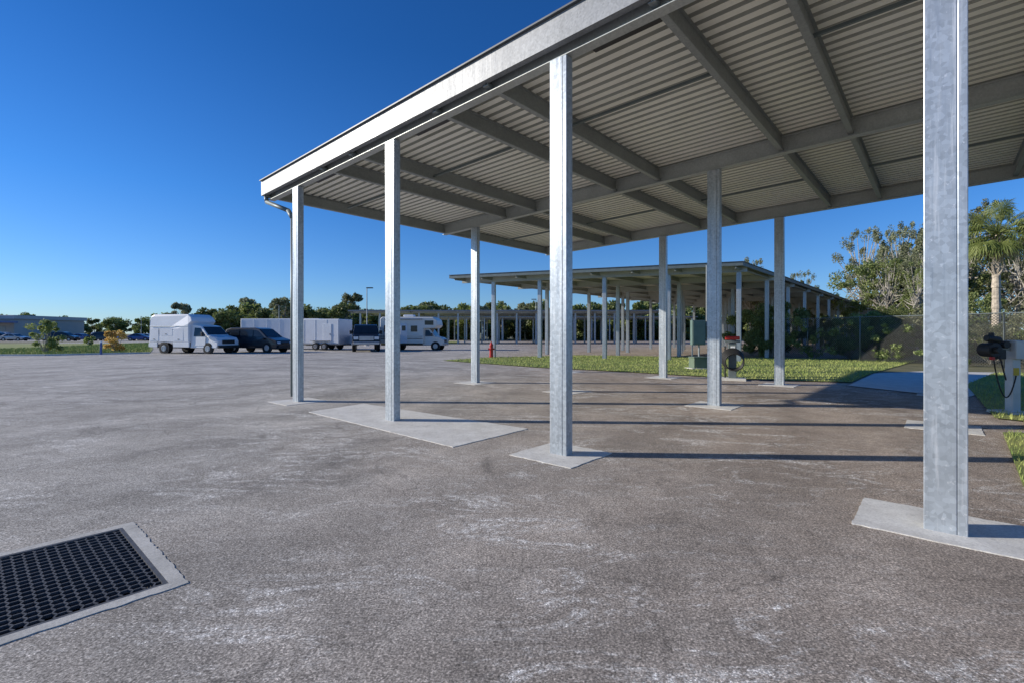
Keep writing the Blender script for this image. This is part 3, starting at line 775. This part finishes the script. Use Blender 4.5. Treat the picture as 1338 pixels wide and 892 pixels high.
for xx in (-.35,.45): m.box((xx,.17,1.1),(.05,.05,2.2))
m.box((.05,.17,1.3),(.7,.04,.05)); m.box((.05,.17,2.0),(.7,.04,.05)); m.obj('frame',M_rim,R)
m=MB(); m.cone((-.1,0,0),(-.1,0,1.0),.04,.04,8); m.cone((.42,0,0),(.42,0,1.35),.03,.03,8); m.cone((.3,.1,1.2),(.3,.1,4.7),.03,.03,8); m.obj('conduit',M_grey,R)
x,y=G(912,482)
R=root('utility_cabinet','small green utility cabinet on lawn','utility box',(x,y,0),.1)
bx(R,'cabinet',(0,0,.26),(.6,.5,.46),M_greenbox,.03); bx(R,'lid',(0,-.02,.51),(.65,.55,.05),M_greenbox,.015); bx(R,'base',(0,0,.03),(.85,.7,.07),M_conc)
x,y=9.42,9.0
R=root('air_pump_station','grey steel post with black hose reel and red lamp','pump station',(x,y,0),0)
bx(R,'post',(0,0,.69),(.15,.15,1.38),M_lgrey,.008); bx(R,'control_box',(.12,-.02,1.2),(.4,.24,.34),M_lgrey,.015); bx(R,'base',(0,0,.02),(.5,.5,.06),M_conc,.01)
m=MB(); m.bar((-.08,0,1.22),(-.42,.0,1.22),.06,.06); m.obj('bracket',M_grey,R)
m=MB(); m.cone((-.44,-.12,1.2),(-.44,.12,1.2),.13,.13,20); m.cone((-.44,-.2,1.2),(-.44,-.12,1.2),.06,.06,12); m.cone((-.3,-.05,1.38),(-.55,-.05,1.42),.06,.06,14); m.cone((-.42,-.02,1.3),(-.42,-.02,1.52),.05,.04,12); m.box((-.3,-.03,1.12),(.16,.14,.18)); m.cone((-.2,-.1,1.3),(-.2,.08,1.3),.07,.07,16); m.obj('pump_head',M_plas,R,bevel=.008)
m=MB(); m.cone((-.52,-.1,1.05),(-.52,-.16,1.05),.03,.03,10); m.obj('red_lamp',M_red,R)
m=MB(); pts=[V((-.40+.12*math.sin(t*3.1),-.15,1.1-.45*math.sin(t*math.pi))) for t in [i/14 for i in range(15)]]
m.tube(pts,.011,7)
pts=[V((-.46+.42*t,-.1,1.05-.7*math.sin(t*math.pi*.9)**.8-.05*t)) for t in [i/14 for i in range(15)]]; m.tube(pts,.011,7); m.obj('hose',M_plas,R,smooth=True)
bx(R,'label_plate',(-.02,-.085,.8),(.1,.01,.14),M_yel,.002)
# ---------------------------------------------------------------- far building
R=root('warehouse_building','long low tan warehouse with pale metal roof','building',(-155,132,0),0)
bx(R,'wall',(0,0,2.6),(56,20,5.2),M_wall,.05)
bx(R,'roof',(0,0,5.7),(57,21,1.0),M_roof,.1)
for i in range(9): bx(R,'loading_door',(-24+6*i,-10.03,1.7),(3.6,.08,3.4),M_white2 if i%2 else M_grey,.02)
bx(R,'canopy_roof',(20,-13,4.4),(18,6,.4),M_blue,.05)
# ---------------------------------------------------------------- light
SE=21; SR=math.radians(3)
sd_=V((-math.cos(math.radians(SE))*math.cos(SR),math.cos(math.radians(SE))*math.sin(SR),math.sin(math.radians(SE))))
ld=bpy.data.lights.new('sun','SUN'); ld.energy=5; ld.angle=math.radians(.5); ld.color=(1,.93,.82)
lo=bpy.data.objects.new('sun',ld); col.objects.link(lo); lo.rotation_euler=(-sd_).to_track_quat('-Z','Y').to_euler()
wd=bpy.data.worlds.new('World'); sc.world=wd; wd.use_nodes=True; nt=wd.node_tree
bg=nt.nodes['Background']; sky=nt.nodes.new('ShaderNodeTexSky'); sky.sky_type='NISHITA'; sky.sun_disc=False
sky.sun_elevation=math.radians(SE); sky.sun_rotation=math.radians(273); sky.air_density=1.0; sky.dust_density=.1; sky.ozone_density=4.0
tc=nt.nodes.new('ShaderNodeTexCoord'); sp=nt.nodes.new('ShaderNodeSeparateXYZ'); nt.links.new(tc.outputs['Generated'],sp.inputs[0])
tint=ramp(nt,[(0,(.48,.64,.92)),(.08,(.42,.62,.92)),(.25,(.24,.56,.94)),(.5,(.14,.46,.84))],sp.outputs[2])
c=mix(nt,sky.outputs[0],tint,1,'MULTIPLY')
nt.links.new(c,bg.inputs[0]); bg.inputs[1].default_value=.15
# ---------------------------------------------------------------- camera
cd=bpy.data.cameras.new('camera'); cam=bpy.data.objects.new('camera',cd); col.objects.link(cam)
cam.location=(0,0,1.5); cam.rotation_euler=(math.radians(90),0,0)
cd.sensor_width=36; cd.lens=625/1338*36; cd.shift_y=-10/1338; cd.clip_end=4000; cd.clip_start=.05
sc.camera=cam
sc.view_settings.view_transform='Standard'; sc.view_settings.look='None'; sc.view_settings.exposure=0
